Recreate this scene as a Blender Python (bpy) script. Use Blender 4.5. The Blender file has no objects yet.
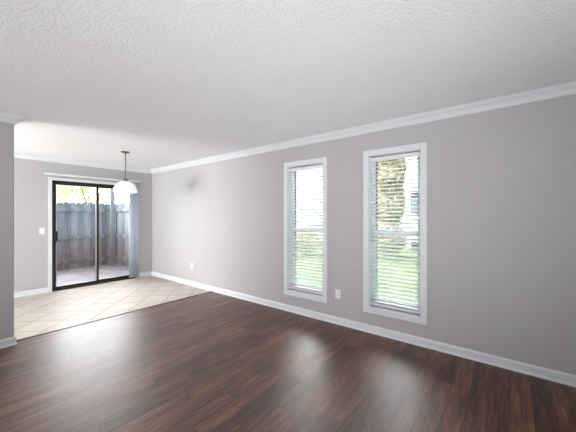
import bpy, bmesh, math, random
from mathutils import Vector, Matrix
random.seed(7)
S = bpy.context.scene
C = S.collection
PI = math.pi

# ------------------------------------------------------------------ camera
PSI = 0.90570                      # heading, clockwise from +Y
cam = bpy.data.cameras.new('camera'); co = bpy.data.objects.new('camera', cam); C.objects.link(co)
co.location = (0, 0, 1.3764); co.rotation_euler = (PI/2, 0, -PSI)
cam.sensor_width = 36; cam.lens = 283.61*36/576; cam.clip_start = .05; cam.clip_end = 300
S.camera = co

# ------------------------------------------------------------------ world, sun, fill lights, exposure
S.view_settings.view_transform = 'Standard'; S.view_settings.look = 'None'
S.view_settings.gamma = 1; S.view_settings.use_curve_mapping = False
S.view_settings.exposure = 0.20
SKY = .42; GLOW = 20.0; SUN = 2.2; FILL_BACK = 3; FILL_UP = 45; FILL_LEFT = 58; FILL_KITCHEN = 205; PENDANT = 6

w = bpy.data.worlds.new('sky'); S.world = w; w.use_nodes = True
nt = w.node_tree; nt.nodes.clear()
out = nt.nodes.new('ShaderNodeOutputWorld'); bg = nt.nodes.new('ShaderNodeBackground')
tc = nt.nodes.new('ShaderNodeTexCoord')
dot = nt.nodes.new('ShaderNodeVectorMath'); dot.operation = 'DOT_PRODUCT'
gd = Vector((.35, .75, .55)).normalized(); dot.inputs[1].default_value = gd   # bright sky lobe away from the sun, shaped to light the room
nt.links.new(tc.outputs['Generated'], dot.inputs[0])
mr = nt.nodes.new('ShaderNodeMapRange'); mr.inputs[1].default_value = .10; mr.inputs[2].default_value = 1.0
mr.inputs[3].default_value = 0; mr.inputs[4].default_value = 1; mr.interpolation_type = 'SMOOTHSTEP'
nt.links.new(dot.outputs['Value'], mr.inputs[0])
ma = nt.nodes.new('ShaderNodeMath'); ma.operation = 'MULTIPLY_ADD'
ma.inputs[1].default_value = GLOW; ma.inputs[2].default_value = SKY
nt.links.new(mr.outputs[0], ma.inputs[0])
bg.inputs['Color'].default_value = (.96, .975, 1.0, 1)
nt.links.new(ma.outputs[0], bg.inputs['Strength']); nt.links.new(bg.outputs[0], out.inputs[0])

sl = bpy.data.lights.new('sun', 'SUN'); so = bpy.data.objects.new('sun', sl); C.objects.link(so)
sl.energy = SUN; sl.angle = math.radians(3); sl.color = (1, .96, .88)
so.rotation_euler = Vector((1, -.3, -.9)).to_track_quat('-Z', 'Y').to_euler(); so.location = (-10, 12, 12)

def area(name, loc, direction, sx, sy, power, color=(1, 1, 1), portal=False):
    l = bpy.data.lights.new(name, 'AREA'); l.shape = 'RECTANGLE'; l.size = sx; l.size_y = sy
    l.energy = power; l.color = color
    o = bpy.data.objects.new(name, l); C.objects.link(o); o.location = loc
    o.rotation_euler = Vector(direction).to_track_quat('-Z', 'Y').to_euler()
    if portal: l.cycles.is_portal = True
    return o
area('portal_door', (2.15, 6.80, 1.03), (0, -1, 0), 1.5, 2.05, 1, portal=True)
area('portal_window', (3.50, 2.24, 1.19), (-1, 0, 0), .62, 1.8, 1, portal=True)
area('portal_window', (3.50, 1.04, 1.19), (-1, 0, 0), .62, 1.8, 1, portal=True)
# fill lamps added outside the unseen back and left openings
area('fill_back', (-.2, -2.35, .75), (0, .8, 1.1), 2.6, 1.2, FILL_BACK, (.93, .96, 1))
# bodiless fill lamp added behind the camera, aimed up at the ceiling
area('fill_up', (-.7, -1.2, .20), (.76, .86, .50), 1.8, 1.2, FILL_UP, (.99, .99, 1)).data.spread = math.radians(84)
area('fill_left', (-2.90, 3.0, .85), (.8, .1, 1.1), 1.8, 1.0, FILL_LEFT, (.96, .97, 1))

# fill lamp added outside the unseen kitchen opening, round the corner on the left
area('fill_kitchen', (-2.90, 5.45, 1.2), (1, .05, .35), 1.9, 1.3, FILL_KITCHEN, (.98, .99, 1))

# ------------------------------------------------------------------ node helpers
def mat(name, col=(.8, .8, .8), rough=.6, spec=.5, metal=0, bump=None, trans=0):
    m = bpy.data.materials.new(name); m.use_nodes = True
    b = m.node_tree.nodes['Principled BSDF']
    b.inputs['Base Color'].default_value = (*col, 1); b.inputs['Roughness'].default_value = rough
    b.inputs['Specular IOR Level'].default_value = spec; b.inputs['Metallic'].default_value = metal
    t = m.node_tree; N = t.nodes; L = t.links
    # light mottling so that no surface is a dead flat colour
    tcn = N.new('ShaderNodeTexCoord'); nz = N.new('ShaderNodeTexNoise'); nz.inputs['Scale'].default_value = 3
    nz.inputs['Detail'].default_value = 4
    L.new(tcn.outputs['Object'], nz.inputs['Vector'])
    hs = N.new('ShaderNodeMixRGB'); hs.inputs[1].default_value = (*[c*.97 for c in col], 1)
    hs.inputs[2].default_value = (*[min(1, c*1.03) for c in col], 1)
    L.new(nz.outputs['Fac'], hs.inputs[0]); L.new(hs.outputs[0], b.inputs['Base Color'])
    if bump:
        sc, st, dist = bump
        n2 = N.new('ShaderNodeTexNoise'); n2.inputs['Scale'].default_value = sc; n2.inputs['Detail'].default_value = 3
        L.new(tcn.outputs['Object'], n2.inputs['Vector'])
        bn = N.new('ShaderNodeBump'); bn.inputs['Strength'].default_value = st; bn.inputs['Distance'].default_value = dist
        L.new(n2.outputs['Fac'], bn.inputs['Height']); L.new(bn.outputs[0], b.inputs['Normal'])
    return m

def lin(r, g, b):
    f = lambda c: (c/255/12.92) if c/255 <= .04045 else ((c/255+.055)/1.055)**2.4
    return (f(r), f(g), f(b))

class NG:
    def __init__(s, m): s.t = m.node_tree; s.N = s.t.nodes; s.L = s.t.links
    def m(s, op, a, b=None, c=None):
        n = s.N.new('ShaderNodeMath'); n.operation = op
        for i, v in enumerate((a, b, c)):
            if v is None: continue
            if isinstance(v, (int, float)): n.inputs[i].default_value = v
            else: s.L.new(v, n.inputs[i])
        return n.outputs[0]
    def ramp(s, f, stops):
        n = s.N.new('ShaderNodeValToRGB'); s.L.new(f, n.inputs[0]); e = n.color_ramp.elements
        while len(e) < len(stops): e.new(.5)
        for k, (p, c) in enumerate(stops): e[k].position = p; e[k].color = (*c, 1)
        return n.outputs[0]
    def mix(s, f, a, b, mode='MIX'):
        n = s.N.new('ShaderNodeMixRGB'); n.blend_type = mode
        for i, v in enumerate((f, a, b)):
            if isinstance(v, (int, float)): n.inputs[i].default_value = v
            elif isinstance(v, tuple): n.inputs[i].default_value = (*v, 1)
            else: s.L.new(v, n.inputs[i])
        return n.outputs[0]

def mat_wood_floor():
    m = mat('dark_wood_planks', (.1, .06, .05), .3); g = NG(m); N, L = g.N, g.L
    b = N['Principled BSDF']; tcn = N.new('ShaderNodeTexCoord'); sp = N.new('ShaderNodeSeparateXYZ')
    L.new(tcn.outputs['Object'], sp.inputs[0]); x, y = sp.outputs[0], sp.outputs[1]
    W, LEN = .125, 1.2
    ry = g.m('DIVIDE', y, W); row = g.m('FLOOR', ry)
    wn = N.new('ShaderNodeTexWhiteNoise'); wn.noise_dimensions = '1D'; L.new(row, wn.inputs['W'])
    rx = g.m('ADD', g.m('DIVIDE', x, LEN), wn.outputs[0]); col = g.m('FLOOR', rx)
    cb = N.new('ShaderNodeCombineXYZ'); L.new(row, cb.inputs[0]); L.new(col, cb.inputs[1])
    w2 = N.new('ShaderNodeTexWhiteNoise'); w2.noise_dimensions = '3D'; L.new(cb.outputs[0], w2.inputs['Vector'])
    # grain, stretched along the plank and shifted from plank to plank
    cv = N.new('ShaderNodeCombineXYZ')
    L.new(g.m('ADD', g.m('MULTIPLY', x, 4.0), g.m('MULTIPLY', w2.outputs[0], 40)), cv.inputs[0])
    L.new(g.m('MULTIPLY', y, 85), cv.inputs[1]); L.new(g.m('MULTIPLY', w2.outputs[0], 9), cv.inputs[2])
    n1 = N.new('ShaderNodeTexNoise'); n1.inputs['Scale'].default_value = 1; n1.inputs['Detail'].default_value = 6
    n1.inputs['Roughness'].default_value = .65; n1.inputs['Distortion'].default_value = .6; L.new(cv.outputs[0], n1.inputs['Vector'])
    cv2 = N.new('ShaderNodeCombineXYZ')
    L.new(g.m('ADD', g.m('MULTIPLY', x, 1.5), g.m('MULTIPLY', w2.outputs[0], 17)), cv2.inputs[0]); L.new(g.m('MULTIPLY', y, 7), cv2.inputs[1])
    n2 = N.new('ShaderNodeTexNoise'); n2.inputs['Scale'].default_value = 1.4; n2.inputs['Detail'].default_value = 3; L.new(cv2.outputs[0], n2.inputs['Vector'])
    tone = g.m('ADD', g.m('ADD', g.m('MULTIPLY', w2.outputs[0], .14), .04), g.m('ADD', g.m('MULTIPLY', n1.outputs['Fac'], .95), g.m('MULTIPLY', n2.outputs['Fac'], .45)))
    c = g.ramp(g.m('SUBTRACT', tone, .30), [(.18, lin(22, 12, 10)), (.40, lin(56, 30, 22)), (.56, lin(104, 62, 44)), (.80, lin(158, 108, 84))])
    # seams
    fy = g.m('FRACT', ry); fx = g.m('FRACT', rx)
    ey = g.m('MINIMUM', fy, g.m('SUBTRACT', 1, fy)); ex = g.m('MINIMUM', fx, g.m('SUBTRACT', 1, fx))
    seam = g.m('MAXIMUM', g.m('LESS_THAN', ey, .012), g.m('LESS_THAN', ex, .0014))
    c = g.mix(seam, c, lin(22, 14, 12)); L.new(c, b.inputs['Base Color'])
    L.new(g.m('ADD', g.m('MULTIPLY', n1.outputs['Fac'], .34), .25), b.inputs['Roughness'])
    b.inputs['Specular IOR Level'].default_value = .72
    bn = N.new('ShaderNodeBump'); bn.inputs['Strength'].default_value = .25; bn.inputs['Distance'].default_value = .002
    L.new(g.m('SUBTRACT', n1.outputs['Fac'], g.m('MULTIPLY', seam, 1.0)), bn.inputs['Height']); L.new(bn.outputs[0], b.inputs['Normal'])
    return m

def mat_tile():
    m = mat('cream_floor_tile', (.8, .75, .7), .25); g = NG(m); N, L = g.N, g.L
    b = N['Principled BSDF']; tcn = N.new('ShaderNodeTexCoord'); mp = N.new('ShaderNodeMapping')
    mp.inputs['Rotation'].default_value = (0, 0, PI/4); mp.inputs['Location'].default_value = (.05, .12, 0)
    L.new(tcn.outputs['Object'], mp.inputs[0]); sp = N.new('ShaderNodeSeparateXYZ'); L.new(mp.outputs[0], sp.inputs[0])
    T = .350
    a = g.m('DIVIDE', sp.outputs[0], T); c = g.m('DIVIDE', sp.outputs[1], T)
    fa, fc = g.m('FRACT', a), g.m('FRACT', c)
    e = g.m('MINIMUM', g.m('MINIMUM', fa, g.m('SUBTRACT', 1, fa)), g.m('MINIMUM', fc, g.m('SUBTRACT', 1, fc)))
    grout = g.m('LESS_THAN', e, .013)
    cb = N.new('ShaderNodeCombineXYZ'); L.new(g.m('FLOOR', a), cb.inputs[0]); L.new(g.m('FLOOR', c), cb.inputs[1])
    wn = N.new('ShaderNodeTexWhiteNoise'); L.new(cb.outputs[0], wn.inputs['Vector'])
    nz = N.new('ShaderNodeTexNoise'); nz.inputs['Scale'].default_value = 6; nz.inputs['Detail'].default_value = 5; L.new(tcn.outputs['Object'], nz.inputs['Vector'])
    col = g.ramp(g.m('ADD', g.m('MULTIPLY', wn.outputs[0], .3), g.m('MULTIPLY', nz.outputs['Fac'], .7)), [(.2, lin(178, 168, 158)), (.8, lin(198, 189, 179))])
    L.new(g.mix(grout, col, lin(112, 102, 94)), b.inputs['Base Color'])
    bn = N.new('ShaderNodeBump'); bn.inputs['Strength'].default_value = .3; bn.inputs['Distance'].default_value = .002
    L.new(g.m('SUBTRACT', 1, grout), bn.inputs['Height']); L.new(bn.outputs[0], b.inputs['Normal'])
    b.inputs['Roughness'].default_value = .42; b.inputs['Specular IOR Level'].default_value = .08
    return m

def mat_ceiling():
    m = mat('textured_ceiling_paint', lin(243, 244, 245), .85, .2); g = NG(m); N, L = g.N, g.L
    b = N['Principled BSDF']; tcn = N.new('ShaderNodeTexCoord')
    n = N.new('ShaderNodeTexNoise'); n.inputs['Scale'].default_value = 62; n.inputs['Detail'].default_value = 3; n.inputs['Roughness'].default_value = .55
    L.new(tcn.outputs['Object'], n.inputs['Vector'])
    h = g.ramp(n.outputs['Fac'], [(.40, (0, 0, 0)), (.62, (1, 1, 1))])
    bn = N.new('ShaderNodeBump'); bn.inputs['Strength'].default_value = .45; bn.inputs['Distance'].default_value = .005
    L.new(h, bn.inputs['Height']); L.new(bn.outputs[0], b.inputs['Normal'])
    return m

def mat_glass():
    m = bpy.data.materials.new('window_glass'); m.use_nodes = True; t = m.node_tree; t.nodes.clear()
    o = t.nodes.new('ShaderNodeOutputMaterial'); mx = t.nodes.new('ShaderNodeMixShader'); fr = t.nodes.new('ShaderNodeFresnel')
    fr.inputs['IOR'].default_value = 1.35
    tr = t.nodes.new('ShaderNodeBsdfTransparent'); tr.inputs[0].default_value = (.96, .97, .97, 1)
    gl = t.nodes.new('ShaderNodeBsdfGlossy'); gl.inputs['Roughness'].default_value = .03
    t.links.new(fr.outputs[0], mx.inputs[0]); t.links.new(tr.outputs[0], mx.inputs[1]); t.links.new(gl.outputs[0], mx.inputs[2])
    t.links.new(mx.outputs[0], o.inputs[0]); return m

def mat_translucent(name, col, tcol, fac, rough=.5, noise=None):
    m = mat(name, col, rough); g = NG(m); N, L = g.N, g.L
    b = N['Principled BSDF']; o = [n for n in N if n.type == 'OUTPUT_MATERIAL'][0]
    tr = N.new('ShaderNodeBsdfTranslucent'); tr.inputs[0].default_value = (*tcol, 1)
    mx = N.new('ShaderNodeMixShader'); mx.inputs[0].default_value = fac
    L.new(b.outputs[0], mx.inputs[1]); L.new(tr.outputs[0], mx.inputs[2]); L.new(mx.outputs[0], o.inputs[0])
    if noise:
        tcn = N.new('ShaderNodeTexCoord'); nz = N.new('ShaderNodeTexNoise'); nz.inputs['Scale'].default_value = noise[0]
        L.new(tcn.outputs['Object'], nz.inputs['Vector'])
        c = g.ramp(nz.outputs['Fac'], noise[1]); L.new(c, b.inputs['Base Color']); L.new(c, tr.inputs[0])
    return m

def mat_fence():
    m = mat('weathered_fence_wood', (.4, .4, .4), .8, .2); g = NG(m); N, L = g.N, g.L
    b = N['Principled BSDF']; tcn = N.new('ShaderNodeTexCoord'); sp = N.new('ShaderNodeSeparateXYZ'); L.new(tcn.outputs['Object'], sp.inputs[0])
    s = g.m('ADD', sp.outputs[0], sp.outputs[1])
    bd = g.m('FLOOR', g.m('DIVIDE', s, .145)); wn = N.new('ShaderNodeTexWhiteNoise'); wn.noise_dimensions = '1D'; L.new(bd, wn.inputs['W'])
    cv = N.new('ShaderNodeCombineXYZ'); L.new(g.m('MULTIPLY', s, 30), cv.inputs[0]); L.new(g.m('MULTIPLY', sp.outputs[2], 2.0), cv.inputs[2]); L.new(bd, cv.inputs[1])
    nz = N.new('ShaderNodeTexNoise'); nz.inputs['Scale'].default_value = 1.2; nz.inputs['Detail'].default_value = 5; L.new(cv.outputs[0], nz.inputs['Vector'])
    f = g.m('ADD', g.m('MULTIPLY', wn.outputs[0], .35), g.m('MULTIPLY', nz.outputs['Fac'], .65))
    c = g.ramp(f, [(.2, lin(96, 104, 112)), (.5, lin(128, 138, 146)), (.8, lin(160, 168, 176))])
    # wood is darker and browner below the middle, with a ragged edge
    n2 = N.new('ShaderNodeTexNoise'); n2.inputs['Scale'].default_value = 5; L.new(cv.outputs[0], n2.inputs['Vector'])
    k = N.new('ShaderNodeMapRange'); k.inputs[1].default_value = 1.15; k.inputs[2].default_value = .35; k.inputs[3].default_value = 0; k.inputs[4].default_value = .85
    L.new(g.m('ADD', sp.outputs[2], g.m('MULTIPLY', g.m('SUBTRACT', n2.outputs['Fac'], .5), .8)), k.inputs[0])
    c2 = g.ramp(f, [(.2, lin(80, 70, 70)), (.8, lin(132, 118, 118))])
    L.new(g.mix(k.outputs[0], c, c2), b.inputs['Base Color'])
    return m

def mat_vary(name, scale, stops, rough=.9, bump=None):
    m = mat(name, stops[0][1], rough, .2, bump=bump); g = NG(m)
    tcn = g.N.new('ShaderNodeTexCoord'); nz = g.N.new('ShaderNodeTexNoise'); nz.inputs['Scale'].default_value = scale; nz.inputs['Detail'].default_value = 5
    g.L.new(tcn.outputs['Object'], nz.inputs['Vector'])
    g.L.new(g.ramp(nz.outputs['Fac'], stops), g.N['Principled BSDF'].inputs['Base Color'])
    return m

M = dict(
    wall=mat('greige_wall_paint', lin(190, 188, 189), .55, .3, bump=(140, .12, .001)),
    ceiling=mat_ceiling(), wood=mat_wood_floor(), tile=mat_tile(),
    trim=mat('white_trim_paint', lin(228, 232, 235), .35, .5),
    vinyl=mat('white_vinyl', lin(235, 238, 240), .4, .5),
    bronze=mat('dark_bronze_aluminium', lin(52, 45, 42), .4, .5, .5),
    alu=mat('pale_aluminium', lin(200, 204, 208), .35, .5, .3),
    black=mat('black_plastic', lin(18, 18, 18), .4),
    gap=mat('dark_edge_strip', lin(26, 32, 36), .7),
    glass=mat_glass(),
    blind=mat_translucent('white_blind_slat', lin(248, 251, 253), lin(246, 250, 253), .65, .45),
    cord=mat('white_cord', lin(225, 228, 230), .8),
    vane=mat_translucent('grey_vertical_vane', lin(240, 244, 248), lin(236, 243, 250), .45, .5),
    shade=mat_translucent('opal_white_glass', lin(246, 247, 244), lin(250, 250, 244), .22, .2),
    nickel=mat('brushed_nickel', lin(128, 124, 120), .35, .5, .9),
    strip=mat('dark_wood_transition', lin(58, 42, 36), .45),
    plate=mat('white_switch_plate', lin(238, 238, 240), .4),
    slot=mat('dark_slot', lin(60, 60, 62), .6),
    fence=mat_fence(),
    concrete=mat_vary('patio_concrete', 4, [(.3, lin(92, 88, 92)), (.7, lin(118, 113, 116))], bump=(60, .3, .004)),
    grass=mat_vary('sunlit_lawn', 9, [(.3, lin(84, 104, 60)), (.6, lin(116, 134, 80)), (.8, lin(150, 160, 104))], bump=(120, .8, .03)),
    stucco=mat('white_stucco', lin(236, 236, 232), .9, .2, bump=(60, .3, .004)),
    roof=mat_vary('grey_shingles', 12, [(.3, lin(96, 96, 98)), (.7, lin(130, 130, 132))]),
    housepane=mat('grey_blue_pane', lin(112, 132, 142), .3, .5),
    bark=mat_vary('tree_bark', 14, [(.35, lin(92, 82, 74)), (.65, lin(140, 128, 116))], bump=(30, .8, .02)),
    leaf=mat_translucent('yellow_green_leaves', lin(170, 180, 110), lin(190, 200, 120), .5, .6,
        noise=(1.6, [(.3, lin(112, 128, 88)), (.5, lin(176, 184, 132)), (.7, lin(206, 200, 160))])),
    paleleaf=mat_translucent('cream_leaves', lin(210, 200, 160), lin(220, 210, 160), .4, .6,
        noise=(7.0, [(.34, lin(110, 104, 78)), (.46, lin(186, 172, 146)), (.60, lin(222, 210, 190)), (.74, lin(176, 168, 132))])),
)

# ------------------------------------------------------------------ mesh helpers
def box(bm, x0, x1, y0, y1, z0, z1, bev=0):
    r = bmesh.ops.create_cube(bm, size=1, matrix=Matrix.Translation(((x0+x1)/2, (y0+y1)/2, (z0+z1)/2)) @ Matrix.Diagonal((abs(x1-x0), abs(y1-y0), abs(z1-z0), 1)))
    if bev:
        es = list({e for v in r['verts'] for e in v.link_edges})
        bmesh.ops.bevel(bm, geom=es, offset=bev, segments=2, affect='EDGES', profile=.6)

def lathe(bm, prof, n=40, c=(0, 0, 0)):
    rings = []
    for r, z in prof:
        if r < 1e-5: rings.append([bm.verts.new((c[0], c[1], c[2]+z))])
        else: rings.append([bm.verts.new((c[0]+r*math.cos(2*PI*k/n), c[1]+r*math.sin(2*PI*k/n), c[2]+z)) for k in range(n)])
    for a, b in zip(rings, rings[1:]):
        for k in range(n):
            k2 = (k+1) % n
            if len(a) == 1 and len(b) == 1: continue
            if len(a) == 1: bm.faces.new((a[0], b[k], b[k2]))
            elif len(b) == 1: bm.faces.new((a[k], a[k2], b[0]))
            else: bm.faces.new((a[k], a[k2], b[k2], b[k]))

def tube(bm, p0, p1, r0, r1=None, n=10):
    r1 = r0 if r1 is None else r1; p0, p1 = Vector(p0), Vector(p1); d = (p1-p0).normalized()
    u = d.orthogonal().normalized(); v = d.cross(u)
    A = [bm.verts.new(p0+r0*(u*math.cos(2*PI*k/n)+v*math.sin(2*PI*k/n))) for k in range(n)]
    B = [bm.verts.new(p1+r1*(u*math.cos(2*PI*k/n)+v*math.sin(2*PI*k/n))) for k in range(n)]
    for k in range(n): bm.faces.new((A[k], A[(k+1) % n], B[(k+1) % n], B[k]))
    bm.faces.new(A[::-1]); bm.faces.new(B)

def sweep(bm, path, prof):
    """prof = (out, z) points; path = list of (point_xy, offset_dir_xy): mitred run of moulding."""
    R = [[bm.verts.new((p[0]+o[0]*a, p[1]+o[1]*a, z)) for a, z in prof] for p, o in path]
    for A, B in zip(R, R[1:]):
        for k in range(len(prof)):
            k2 = (k+1) % len(prof); bm.faces.new((A[k], A[k2], B[k2], B[k]))
    bm.faces.new(R[0]); bm.faces.new(R[-1][::-1])

def obj(name, bm, m, parent=None, loc=None, smooth=False, kind=None):
    bmesh.ops.recalc_face_normals(bm, faces=bm.faces[:])
    me = bpy.data.meshes.new(name); bm.to_mesh(me); bm.free(); me.materials.append(m)
    if smooth:
        for p in me.polygons: p.use_smooth = True
    o = bpy.data.objects.new(name, me); C.objects.link(o)
    if parent: o.parent = parent
    if kind: o['kind'] = kind
    return o

def boxes(name, lst, m, parent=None, bev=0, kind=None):
    bm = bmesh.new()
    for b in lst: box(bm, *b, bev=bev)
    return obj(name, bm, m, parent, kind=kind)

def empty(name, loc=(0, 0, 0), label=None, cat=None, group=None, kind=None):
    o = bpy.data.objects.new(name, None); C.objects.link(o); o.location = loc; o.empty_display_size = .1
    return tag(o, label, cat, group, kind)

def tag(o, label=None, cat=None, group=None, kind=None):
    if label: o['label'] = label
    if cat: o['category'] = cat
    if group: o['group'] = group
    if kind: o['kind'] = kind
    return o

def rebase(root):
    """children were built in world coordinates: keep them there under a moved root"""
    off = root.location.copy()
    def go(p):
        for c in p.children:
            if c.type == 'MESH' and not c.get('_d'):
                c.data.transform(Matrix.Translation(-off)); c['_d'] = 1
            go(c)
    go(root)
    for c in root.children_recursive:
        if '_d' in c: del c['_d']

# ------------------------------------------------------------------ room shell
H = 2.44; DX = 3.238; FY = 6.577; XL = -2.6; YB = -2.1; SX = .580; SY = 4.175; BY = 4.287; TW = .15
Dd = dict(x0=1.412, x1=2.880, z1=2.030)                     # sliding door opening
W1 = dict(y0=1.950, y1=2.538, z0=.300, z1=2.085)            # window openings
W2 = dict(y0=.752, y1=1.320, z0=.300, z1=2.085)

boxes('floor', [(XL, DX, YB, BY, -.10, 0)], M['wood'], kind='structure')
boxes('floor', [(XL, DX, BY, FY, -.10, 0)], M['tile'], kind='structure')
boxes('trim_1', [(SX-.02, DX-.012, BY-.014, BY+.010, -.001, .006)], M['strip'], bev=.002, kind='structure')
boxes('ceiling', [(XL-TW, DX+TW, YB-TW, FY+TW, H, H+.12)], M['ceiling'], kind='structure')
zz = (0, H)
boxes('wall_right', [(DX, DX+TW, YB-TW, W2['y0'], -.1, H), (DX, DX+TW, W2['y1'], W1['y0'], -.1, H), (DX, DX+TW, W1['y1'], FY+TW, -.1, H),
    (DX, DX+TW, W2['y0'], W2['y1'], -.1, W2['z0']), (DX, DX+TW, W2['y0'], W2['y1'], W2['z1'], H),
    (DX, DX+TW, W1['y0'], W1['y1'], -.1, W1['z0']), (DX, DX+TW, W1['y0'], W1['y1'], W1['z1'], H)], M['wall'], kind='structure')
boxes('wall_far', [(XL-TW, Dd['x0'], FY, FY+TW, -.1, H), (Dd['x1'], DX, FY, FY+TW, -.1, H), (Dd['x0'], Dd['x1'], FY, FY+TW, Dd['z1'], H),
    (Dd['x0'], Dd['x1'], FY, FY+TW, -.1, 0)], M['wall'], kind='structure')
bm = bmesh.new(); box(bm, XL, SX, SY, BY, 0, H)
es = [e for e in bm.edges if all(abs(v.co.x-SX) < 1e-4 for v in e.verts) and abs(e.verts[0].co.z-e.verts[1].co.z) > 1]
bmesh.ops.bevel(bm, geom=es, offset=.012, segments=4, affect='EDGES', profile=.5)
obj('wall_partition', bm, M['wall'], kind='structure')
boxes('wall_left', [(XL-TW, XL, YB-TW, 2.1, -.1, H), (XL-TW, XL, 3.9, 4.5, -.1, H), (XL-TW, XL, 6.4, FY+TW, -.1, H), (XL-TW, XL, 4.5, 6.4, -.1, .5), (XL-TW, XL, 4.5, 6.4, 2.0, H), (XL-TW, XL, 2.1, 3.9, -.1, .35), (XL-TW, XL, 2.1, 3.9, 2.05, H)], M['wall'], kind='structure')
boxes('wall_back', [(XL-TW, -1.5, YB-TW, YB, -.1, H), (1.1, DX+TW, YB-TW, YB, -.1, H), (-1.5, 1.1, YB-TW, YB, 2.1, H), (-1.5, 1.1, YB-TW, YB, -.1, .2)], M['wall'], kind='structure')

# crown moulding and baseboards
crown = [(0, H-.082), (.014, H-.082), (.014, H-.070), (.020, H-.070), (.024, H-.060), (.036, H-.044), (.052, H-.032), (.058, H-.030), (.058, H-.022), (.070, H-.014), (.070, H-.008), (.080, H-.008), (.080, H), (0, H)]
base = [(0, 0), (.022, 0), (.022, .012), (.015, .020), (.014, .070), (.010, .082), (.005, .088), (0, .088)]
def run(name, path, prof):
    bm = bmesh.new(); sweep(bm, path, prof); return obj(name, bm, M['trim'], kind='structure')
run('trim_2', [((XL, FY), (1, -1)), ((DX, FY), (-1, -1)), ((DX, YB), (-1, 1)), ((XL, YB), (1, 1)), ((XL, SY), (1, -1)), ((SX, SY), (1, -1)), ((SX, BY), (1, 1)), ((XL, BY), (1, 1))], crown)
run('baseboard_right', [((DX, FY), (-1, -1)), ((DX, YB), (-1, 1))], base)
run('baseboard_far', [((XL, FY), (1, -1)), ((Dd['x0']-.056, FY), (0, -1))], base)
run('baseboard_far', [((Dd['x1']+.056, FY), (0, -1)), ((DX, FY), (-1, -1))], base)
run('baseboard_partition', [((XL, SY), (1, -1)), ((SX, SY), (1, -1)), ((SX, BY), (1, 1)), ((XL, BY), (1, 1))], base)

# ------------------------------------------------------------------ windows in the right wall
def window(n, W):
    y0, y1, z0, z1 = W['y0'], W['y1'], W['z0'], W['z1']
    r = empty('window_%d' % n, (DX, (y0+y1)/2, z0), kind='structure')
    cw, t = .066, .018
    bm = bmesh.new()
    box(bm, DX-t, DX, y0-cw, y0, z0-cw, z1+cw, bev=.004); box(bm, DX-t, DX, y1, y1+cw, z0-cw, z1+cw, bev=.004)
    box(bm, DX-t, DX, y0, y1, z1, z1+cw, bev=.004); box(bm, DX-t, DX, y0, y1, z0-cw, z0, bev=.004)
    obj('casing', bm, M['trim'], r)
    xa, xb = DX, DX+TW
    boxes('jamb', [(xa, xb, y0-.001, y0+.008, z0, z1), (xa, xb, y1-.008, y1+.001, z0, z1), (xa, xb, y0, y1, z1-.008, z1+.001), (xa, xb, y0, y1, z0-.001, z0+.010)], M['trim'], r)
    fx0, fx1 = DX+.085, DX+.135; fw = .036; zm = 1.172
    boxes('window_frame', [(fx0, fx1, y0+.008, y0+.008+fw, z0+.01, z1-.008), (fx0, fx1, y1-.008-fw, y1-.008, z0+.01, z1-.008),
        (fx0, fx1, y0+.008, y1-.008, z1-.008-fw, z1-.008), (fx0, fx1, y0+.008, y1-.008, z0+.010, z0+.095)], M['vinyl'], r)
    boxes('meeting_rail', [(fx0-.008, fx1-.003, y0+.008+fw, y1-.008-fw, zm-.020, zm+.022)], M['vinyl'], r)
    ga, gb = y0+.008+fw, y1-.008-fw
    boxes('edge_strip', [(fx0+.028, fx1-.006, a, b, c, d) for a, b, c, d in
        ((ga, ga+.012, z0+.095, z1-.044), (gb-.012, gb, z0+.095, z1-.044))], M['gap'], r)  # dark strips down both side edges of the glass
    boxes('pane', [(fx0+.034, fx0+.038, ga, gb, zm, z1-.04)], M['glass'], r)
    boxes('pane', [(fx0+.020, fx0+.024, ga, gb, z0+.07, zm)], M['glass'], r)
    rebase(r)
window(1, W1); window(2, W2)

def blind(W, label):
    y0, y1, z0, z1 = W['y0']+.010, W['y1']-.010, W['z0'], W['z1']
    r = empty('window_blind', (DX+.035, (y0+y1)/2, z1-.02), label, 'blind', 'white horizontal blinds in the two narrow windows')
    xc = DX+.040
    bm = bmesh.new(); box(bm, xc-.028, xc+.028, y0, y1, z1-.060, z1-.026, bev=.003); obj('head_rail', bm, M['vinyl'], r)
    bm = bmesh.new(); box(bm, xc-.036, xc-.030, y0, y1, z1-.068, z1-.024, bev=.002); obj('valance', bm, M['vinyl'], r)
    tilt = math.radians(21); bm = bmesh.new(); z = z1-.088; k = 0; zb = z0+.055
    while z > zb+.02:
        prof = []
        for s in range(7):
            f = s/6-.5; prof.append((f*.050, .0035*(1-(2*f)**2)))
        top, bot = [], []
        for a, b in prof:
            X = xc + a*math.cos(tilt) - b*math.sin(tilt); Z = z + a*math.sin(tilt) + b*math.cos(tilt)
            top.append((X, Z+.0013)); bot.append((X, Z-.0013))
        loop = top+bot[::-1]
        A = [bm.verts.new((X, y0+.002, Z)) for X, Z in loop]; B = [bm.verts.new((X, y1-.002, Z)) for X, Z in loop]
        n = len(loop)
        for i in range(n): bm.faces.new((A[i], A[(i+1) % n], B[(i+1) % n], B[i]))
        bm.faces.new(A[::-1]); bm.faces.new(B)
        z -= .0440; k += 1
    obj('slats', bm, M['blind'], r)
    bm = bmesh.new(); box(bm, xc-.025, xc+.025, y0+.002, y1-.002, zb-.028, zb-.006, bev=.004)
    for q in range(4): box(bm, xc-.025, xc+.025, y0+.003, y1-.003, zb-.003+q*.006, zb+q*.006)
    obj('bottom_rail', bm, M['vinyl'], r)
    for f in (.16, .84):
        yy = y0+(y1-y0)*f
        bm = bmesh.new()
        tube(bm, (xc-.027, yy, z1-.05), (xc-.027, yy, zb-.01), .0010, n=5); tube(bm, (xc+.027, yy, z1-.05), (xc+.027, yy, zb-.01), .0010, n=5)
        obj('ladder_cord', bm, M['cord'], r)
    rebase(r)
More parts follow.
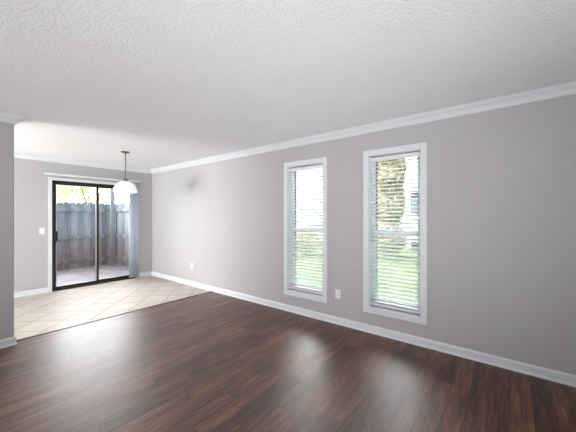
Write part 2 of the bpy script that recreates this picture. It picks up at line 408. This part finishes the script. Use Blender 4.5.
blind(W1, 'white horizontal slat blind in the window nearer the dining area')
blind(W2, 'white horizontal slat blind in the window nearer the camera')

# ------------------------------------------------------------------ unseen window frames, added to go with the fill lamps
def added_window(n, x0, x1, y0, y1, z0, z1, axis):
    r = empty('window_%d' % n, ((x0+x1)/2, (y0+y1)/2, z0), kind='structure')
    if axis == 'x':
        L_ = [(x0, x1, y0, y1, z0, z0+.06), (x0, x1, y0, y1, z1-.06, z1), (x0, x0+.06, y0, y1, z0+.06, z1-.06), (x1-.06, x1, y0, y1, z0+.06, z1-.06), ((x0+x1)/2-.03, (x0+x1)/2+.03, y0, y1, z0+.06, z1-.06)]
    else:
        L_ = [(x0, x1, y0, y1, z0, z0+.06), (x0, x1, y0, y1, z1-.06, z1), (x0, x1, y0, y0+.06, z0+.06, z1-.06), (x0, x1, y1-.06, y1, z0+.06, z1-.06), (x0, x1, (y0+y1)/2-.03, (y0+y1)/2+.03, z0+.06, z1-.06)]
    boxes('window_frame', L_, M['vinyl'], r); rebase(r)
added_window(3, -1.5, 1.1, YB-.10, YB-.05, .2, 2.1, 'x')
added_window(4, XL-.10, XL-.05, 2.1, 3.9, .35, 2.05, 'y')

added_window(5, XL-.10, XL-.05, 4.5, 6.4, .5, 2.0, 'y')

# ------------------------------------------------------------------ sliding glass door
x0, x1, z1 = Dd['x0'], Dd['x1'], Dd['z1']; xm = 2.143
dr = empty('door_1', ((x0+x1)/2, FY, 0), kind='structure')
cw = .052
bm = bmesh.new()
box(bm, x0-cw, x0, FY-.016, FY, 0, z1+cw, bev=.003); box(bm, x1, x1+cw, FY-.016, FY, 0, z1+cw, bev=.003); box(bm, x0, x1, FY-.016, FY, z1, z1+cw, bev=.003)
obj('casing', bm, M['trim'], dr)
fy0, fy1 = FY-.012, FY+.10
boxes('door_frame', [(x0, x0+.040, fy0, fy1, 0, z1), (x1-.040, x1, fy0, fy1, 0, z1), (x0, x1, fy0, fy1, z1-.040, z1), (x0, x1, fy0, fy1, 0, .026)], M['bronze'], dr, bev=.002)
def panel(name, a, b, ya, yb, zlo, zhi, parent):
    s = .042
    p = boxes(name, [(a, a+s, ya, yb, zlo, zhi), (b-s, b, ya, yb, zlo, zhi), (a+s, b-s, ya, yb, zhi-s, zhi), (a+s, b-s, ya, yb, zlo, zlo+.050)], M['bronze'], parent, bev=.002)
    ym = (ya+yb)/2
    boxes('pane', [(a+s, b-s, ym-.003, ym+.003, zlo+.05, zhi-s)], M['glass'], p)
    t = .008
    boxes('glazing_bead', [(a+s, a+s+t, ya+.004, yb-.004, zlo+.05, zhi-s), (b-s-t, b-s, ya+.004, yb-.004, zlo+.05, zhi-s),
        (a+s+t, b-s-t, ya+.004, yb-.004, zlo+.05, zlo+.05+t), (a+s+t, b-s-t, ya+.004, yb-.004, zhi-s-t, zhi-s)], M['alu'], p)
    return p
sp_ = panel('sliding_panel', x0+.018, xm+.021, FY+.004, FY+.034, .022, z1-.030, dr)
panel('fixed_panel', xm-.021, x1-.018, FY+.050, FY+.080, .022, z1-.030, dr)
bm = bmesh.new(); box(bm, x0+.036, x0+.078, FY-.040, FY+.004, .915, 1.100, bev=.008); box(bm, x0+.022, x0+.066, FY-.002, FY+.006, .885, 1.115, bev=.002)
obj('door_handle', bm, M['black'], sp_)
rebase(dr)

# vertical blind: head track and the stack of vanes drawn to the right
vb = empty('vertical_blind', (2.1, FY-.05, 2.13), 'grey vertical vane blind drawn to the right side of the sliding door', 'blind')
bm = bmesh.new(); box(bm, 1.300, 2.945, FY-.075, FY-.030, 2.120, 2.152, bev=.003); obj('head_track', bm, M['vinyl'], vb)
boxes('bracket', [(1.42, 1.44, FY-.06, FY, 2.150, 2.160)], M['vinyl'], vb); boxes('bracket', [(2.80, 2.82, FY-.06, FY, 2.150, 2.160)], M['vinyl'], vb)
NV = 9
for k in range(NV):
    xc = 2.745+k*.0205; a = math.radians((28, 12, 40)[k % 3]+random.uniform(-5, 5)); hw = .040
    bm = bmesh.new(); A = []; Bv = []
    for s in range(7):
        f = s/6-.5; u = f*2*hw; v = .006*(1-(2*f)**2)
        X = xc+u*math.cos(a)-v*math.sin(a); Y = FY-.0525+u*math.sin(a)+v*math.cos(a)
        A.append(bm.verts.new((X, Y, .030))); Bv.append(bm.verts.new((X, Y, 2.118)))
    for s in range(6): bm.faces.new((A[s], A[s+1], Bv[s+1], Bv[s]))
    o = obj('vane', bm, M['vane'], vb, smooth=True)
    md = o.modifiers.new('thick', 'SOLIDIFY'); md.thickness = .0012
rebase(vb)

# ------------------------------------------------------------------ pendant lamp
px, py = 2.035, 5.02
pl = empty('pendant_lamp', (px, py, H), 'white glass dome pendant lamp hanging from a thin rod in front of the glass door', 'lamp')
bm = bmesh.new(); lathe(bm, [(0, H), (.064, H), (.066, H-.008), (.050, H-.020), (.018, H-.028), (.008, H-.040), (0, H-.040)], 32, (px, py, 0)); obj('canopy', bm, M['nickel'], pl, smooth=True)
bm = bmesh.new(); tube(bm, (px, py, H-.035), (px, py, 2.00), .0065, n=12)
for z in (2.32, 2.14): lathe(bm, [(0, z+.008), (.009, z+.006), (.009, z-.006), (0, z-.008)], 12, (px, py, 0))
obj('rod', bm, M['nickel'], pl, smooth=True)
bm = bmesh.new(); lathe(bm, [(0, 2.010), (.012, 2.010), (.026, 1.992), (.034, 1.975), (.036, 1.958), (0, 1.958)], 28, (px, py, 0)); obj('cap', bm, M['nickel'], pl, smooth=True)
R_ = .180; prof = [(.012, 1.954)]
for k in range(1, 17):
    a = PI/2*k/16; prof.append((.012+(R_-.012)*math.sin(a), 1.776+.178*math.cos(a)))
prof += [(R_+.002, 1.772), (R_-.003, 1.770)]
for k in range(15, 0, -1):
    a = PI/2*k/16; prof.append((.012+(R_-.018)*math.sin(a), 1.774+.174*math.cos(a)))
bm = bmesh.new(); lathe(bm, prof, 56, (px, py, 0)); obj('lamp_shade', bm, M['shade'], pl, smooth=True)
bm = bmesh.new(); lathe(bm, [(0, 1.96), (.018, 1.96), (.018, 1.90), (.016, 1.895), (.030, 1.865), (.032, 1.845), (.022, 1.822), (0, 1.812)], 20, (px, py, 0)); obj('bulb', bm, M['shade'], pl, smooth=True)
ll = bpy.data.lights.new('pendant_bulb_light', 'POINT'); ll.energy = PENDANT; ll.shadow_soft_size = .05; ll.color = (1, .98, .95)
lo = bpy.data.objects.new('pendant_bulb_light', ll); C.objects.link(lo); lo.location = (px, py, 1.80)
rebase(pl)

# ------------------------------------------------------------------ outlets and switch
def outlet(y, z, label, rocker=False):
    r = empty('wall_outlet', (DX, y, z), label, 'outlet', 'outlets low on the long wall')
    bm = bmesh.new(); box(bm, DX-.007, DX, y-.036, y+.036, z-.058, z+.058, bev=.003); obj('plate', bm, M['plate'], r)
    for dz in (.021, -.021):
        bm = bmesh.new(); box(bm, DX-.0095, DX-.006, y-.017, y+.017, z+dz-.014, z+dz+.014, bev=.003); s = obj('socket', bm, M['plate'], r)
        boxes('slot', [(DX-.0100, DX-.0092, y-.008, y-.006, z+dz-.004, z+dz+.006), (DX-.0100, DX-.0092, y+.006, y+.008, z+dz-.004, z+dz+.006)], M['slot'], s)
    rebase(r)
outlet(1.729, .383, 'white wall outlet between the two windows')
outlet(4.949, .390, 'small white wall outlet on the wall beside the tiled floor')
r = empty('light_switch', (1.273, FY, 1.11), 'white light switch on the far wall left of the sliding door', 'switch')
bm = bmesh.new(); box(bm, 1.273-.036, 1.273+.036, FY-.007, FY, 1.11-.058, 1.11+.058, bev=.003); obj('plate', bm, M['plate'], r)
bm = bmesh.new(); box(bm, 1.273-.006, 1.273+.006, FY-.016, FY-.006, 1.105, 1.125, bev=.002); obj('toggle', bm, M['plate'], r)
rebase(r)

# ------------------------------------------------------------------ outside: patio, fence
FEY = 9.26; FEX = 3.42; PZ = -.05
boxes('patio', [(-2.6, FEX+.1, FY+TW, FEY+.1, PZ-.12, PZ)], M['concrete'], kind='structure')
boxes('lawn', [(FEX+.12, 40, -12, 30, -.30, -.12)], M['grass'], kind='structure')
boxes('yard', [(-20, FEX+.12, FEY+.1, 40, -.30, -.12)], M['grass'], kind='structure')
boxes('trim_3', [(XL, DX+TW+.35, FY+TW, FY+TW+.45, 2.62, 2.72)], M['trim'], kind='structure')   # unseen eave, added to keep sun out of the door
boxes('shade_wall', [(-2.4, -2.2, FY+TW, 10.6, -.1, 6.2)], M['stucco'], kind='structure')          # unseen tall wall, added to keep the patio in shade
def fence(name, a, b, axis, c, label, top=1.74, face=-1):
    """boards on the far side of the rails, rails and posts towards the patio"""
    r = empty(name, ((a+b)/2, c, PZ) if axis == 'x' else (c, (a+b)/2, PZ), label, 'fence', 'weathered board fences round the patio')
    def bx(bm, s0, s1, d0, d1, z0, z1, bev=0):
        if axis == 'x': box(bm, s0, s1, c+d0, c+d1, z0, z1, bev)
        else: box(bm, c+d0, c+d1, s0, s1, z0, z1, bev)
    bm = bmesh.new(); s = a
    while s < b-.05:
        wd = .139; gap = random.choice([.0005, .001, .0015]); h = top+random.uniform(-.012, .012); e = .028
        lo = PZ+.004; gb_ = random.choice([0, 0, 0, .007, .012])
        pts = [(s, lo), (s+wd-gb_, lo), (s+wd, .9), (s+wd, h-e), (s+wd-e, h), (s+e, h), (s, h-e)]
        P = [[bm.verts.new((u, c+d, z) if axis == 'x' else (c+d, u, z)) for u, z in pts] for d in (0, .018)]
        bm.faces.new(P[0]); bm.faces.new(P[1][::-1])
        for i in range(7): bm.faces.new((P[0][i], P[0][(i+1) % 7], P[1][(i+1) % 7], P[1][i]))
        s += wd+gap
    obj('boards', bm, M['fence'], r)
    for z in (.12, .76, 1.50):
        bm = bmesh.new(); bx(bm, a, b, -.040, 0, z, z+.085, .003); obj('rail', bm, M['fence'], r)
    s = a+.3
    while s < b:
        bm = bmesh.new(); bx(bm, s-.045, s+.045, .018, .108, PZ-.1, top-.05, .004); obj('fence_post', bm, M['fence'], r); s += 2.2
    rebase(r)
fence('wooden_fence', -2.4, FEX, 'x', FEY, 'grey weathered board fence facing the sliding door across the patio')
fence('wooden_fence', FY+.25, FEY-.06, 'y', FEX+.04, 'weathered board side fence running back to the house on the right of the patio')
bm = bmesh.new(); box(bm, FEX-.115, FEX-.015, FEY-.150, FEY-.045, PZ, 3.3, bev=.005)
o = obj('timber_post', bm, M['fence']); tag(o, 'tall grey timber post rising above the fence at the patio corner', 'post')

# ------------------------------------------------------------------ trees and shrubs
def leaves(bm, n, c, rad, size, shape=1.0, squash=None):
    for _ in range(n):
        while True:
            p = Vector((random.uniform(-1, 1), random.uniform(-1, 1), random.uniform(-1, 1)))
            if p.length <= 1: break
        p = p.normalized()*(p.length**.45)
        q = Vector((c[0]+p.x*rad[0], c[1]+p.y*rad[1], c[2]+p.z*rad[2]))
        d = Vector((random.gauss(0, 1), random.gauss(0, 1), random.gauss(0, .7))).normalized(); s = size*random.uniform(.6, 1.3)
        u = d*s; v = d.orthogonal().normalized(); v.rotate(Matrix.Rotation(random.uniform(0, 2*PI), 3, d)); v = v*s*.42
        a = [bm.verts.new(q-u), bm.verts.new(q+v-u*.1), bm.verts.new(q+u), bm.verts.new(q-v-u*.1)]
        bm.faces.new(a)
def tree(name, x, y, trunk_h, blobs, n, size, label, cat='tree', m='leaf', group=None, tr=.10):
    r = empty(name, (x, y, -.12), label, cat, group)
    bm = bmesh.new(); tube(bm, (x, y, -.14), (x+.08, y, trunk_h), tr, tr*.6, 12)
    for bx_, by_, bz, rx, ry, rz in blobs: tube(bm, (x+.06, y, trunk_h*.9), (x+bx_*.8, y+by_*.8, bz), tr*.5, tr*.15, 8)
    obj('trunk', bm, M['bark'], r, smooth=True)
    bm = bmesh.new()
    tot = sum(b[3]*b[4]*b[5] for b in blobs)
    for bx_, by_, bz, rx, ry, rz in blobs: leaves(bm, int(n*rx*ry*rz/tot), (x+bx_, y+by_, bz), (rx, ry, rz), size)
    obj('foliage', bm, M[m], r); rebase(r)
def dir_at(u, d):
    """a place in the yard: u in the frame, d metres ahead of the camera"""
    a = (u-288)/283.61*d
    return (d*math.sin(PSI)+a*math.cos(PSI), d*math.cos(PSI)-a*math.sin(PSI))
G = 'leafy trees beyond the patio fence'
ax, ay = dir_at(88, 12.6)
tree('leafy_tree', ax, ay, 1.6, [(0, 0, 2.7, 1.0, 1.0, .9), (.7, .3, 2.4, .8, .9, .7), (-.5, 0, 3.2, .8, .9, .9)], 2600, .075, 'yellow green tree above the fence, just left of the middle bar of the glass door', group=G)
ax, ay = dir_at(66, 17.4)
tree('leafy_tree', ax, ay, 2.0, [(0, 0, 3.3, 1.1, 1.1, 1.1), (-.7, .3, 2.9, .9, .9, .9)], 2000, .09, 'pale green tree above the fence in the left corner of the glass door', group=G)
ax, ay = dir_at(124, 19.0)
tree('leafy_tree', ax, ay, 2.2, [(0, 0, 3.4, 1.0, 1.0, 1.0), (-.6, .3, 3.0, .8, .8, .8)], 900, .09, 'thin tree showing above the fence behind the pendant lamp', group=G)
bx_, by_ = dir_at(388, 10.0)
tree('tall_shrub', bx_, by_, 1.2, [(0, 0, .75, .50, .50, .85), (.55, 0, .55, .5, .5, .55), (.05, 0, 1.9, .55, .55, .95), (.02, 0, 3.0, .58, .58, 1.0), (0, 0, 4.0, .58, .58, .9)], 9500, .075,
     'tall cream and green leafy shrub seen through the window nearer the camera', 'shrub', 'paleleaf', tr=.07)
for k, (u, rr) in enumerate([(277, .52), (306, .52), (338, .50)]):
    sx_, sy_ = dir_at(u, 10.6+.2*(k % 2))
    tree('low_shrub', sx_, sy_, .4, [(0, 0, .40, rr, rr, .46), (.1, .1, .62, rr*.6, rr*.6, .42)], 1500, .06,
         ['pale low shrub on the lawn, left of three seen through the farther window', 'pale low shrub on the lawn, middle of three seen through the farther window', 'pale low shrub on the lawn, right of three seen through the farther window'][k],
         'shrub', 'paleleaf', 'low shrubs on the lawn', tr=.03)

# neighbouring house across the lawn
hx = 13.5
hr = empty('house', (hx, 5, -.12), 'white stucco neighbouring house across the lawn seen through the window blinds', 'house')
boxes('wall', [(hx, hx+6, -4, 19, -.12, 4.6)], M['stucco'], hr)
bm = bmesh.new()
v = [bm.verts.new(p) for p in ((hx-.5, -4.5, 4.6), (hx+6.5, -4.5, 4.6), (hx+3, -4.5, 6.6), (hx-.5, 19.5, 4.6), (hx+6.5, 19.5, 4.6), (hx+3, 19.5, 6.6))]
for f in ((0, 1, 2), (5, 4, 3), (0, 2, 5, 3), (2, 1, 4, 5), (1, 0, 3, 4)): bm.faces.new([v[i] for i in f])
obj('roof', bm, M['roof'], hr)
def on_house(u, v_):
    t = math.tan(PSI+math.atan((u-288)/283.61)); y = hx/t
    d = hx*math.sin(PSI)+y*math.cos(PSI); return y, 1.3764-(v_-216)*d/283.61
ya, za = on_house(411, 213); yb, zb = on_house(423, 193)
wf = boxes('window', [(hx-.06, hx, yb, ya, za, zb+.03)], M['slot'], hr)
boxes('pane', [(hx-.07, hx-.055, yb+.05, ya-.05, za+.04, zb-.18)], M['housepane'], wf)
ya, za = on_house(411, 249); yb, zb = on_house(422, 242)
boxes('vent', [(hx-.04, hx, yb, ya, za, zb)], M['slot'], hr)
rebase(hr)
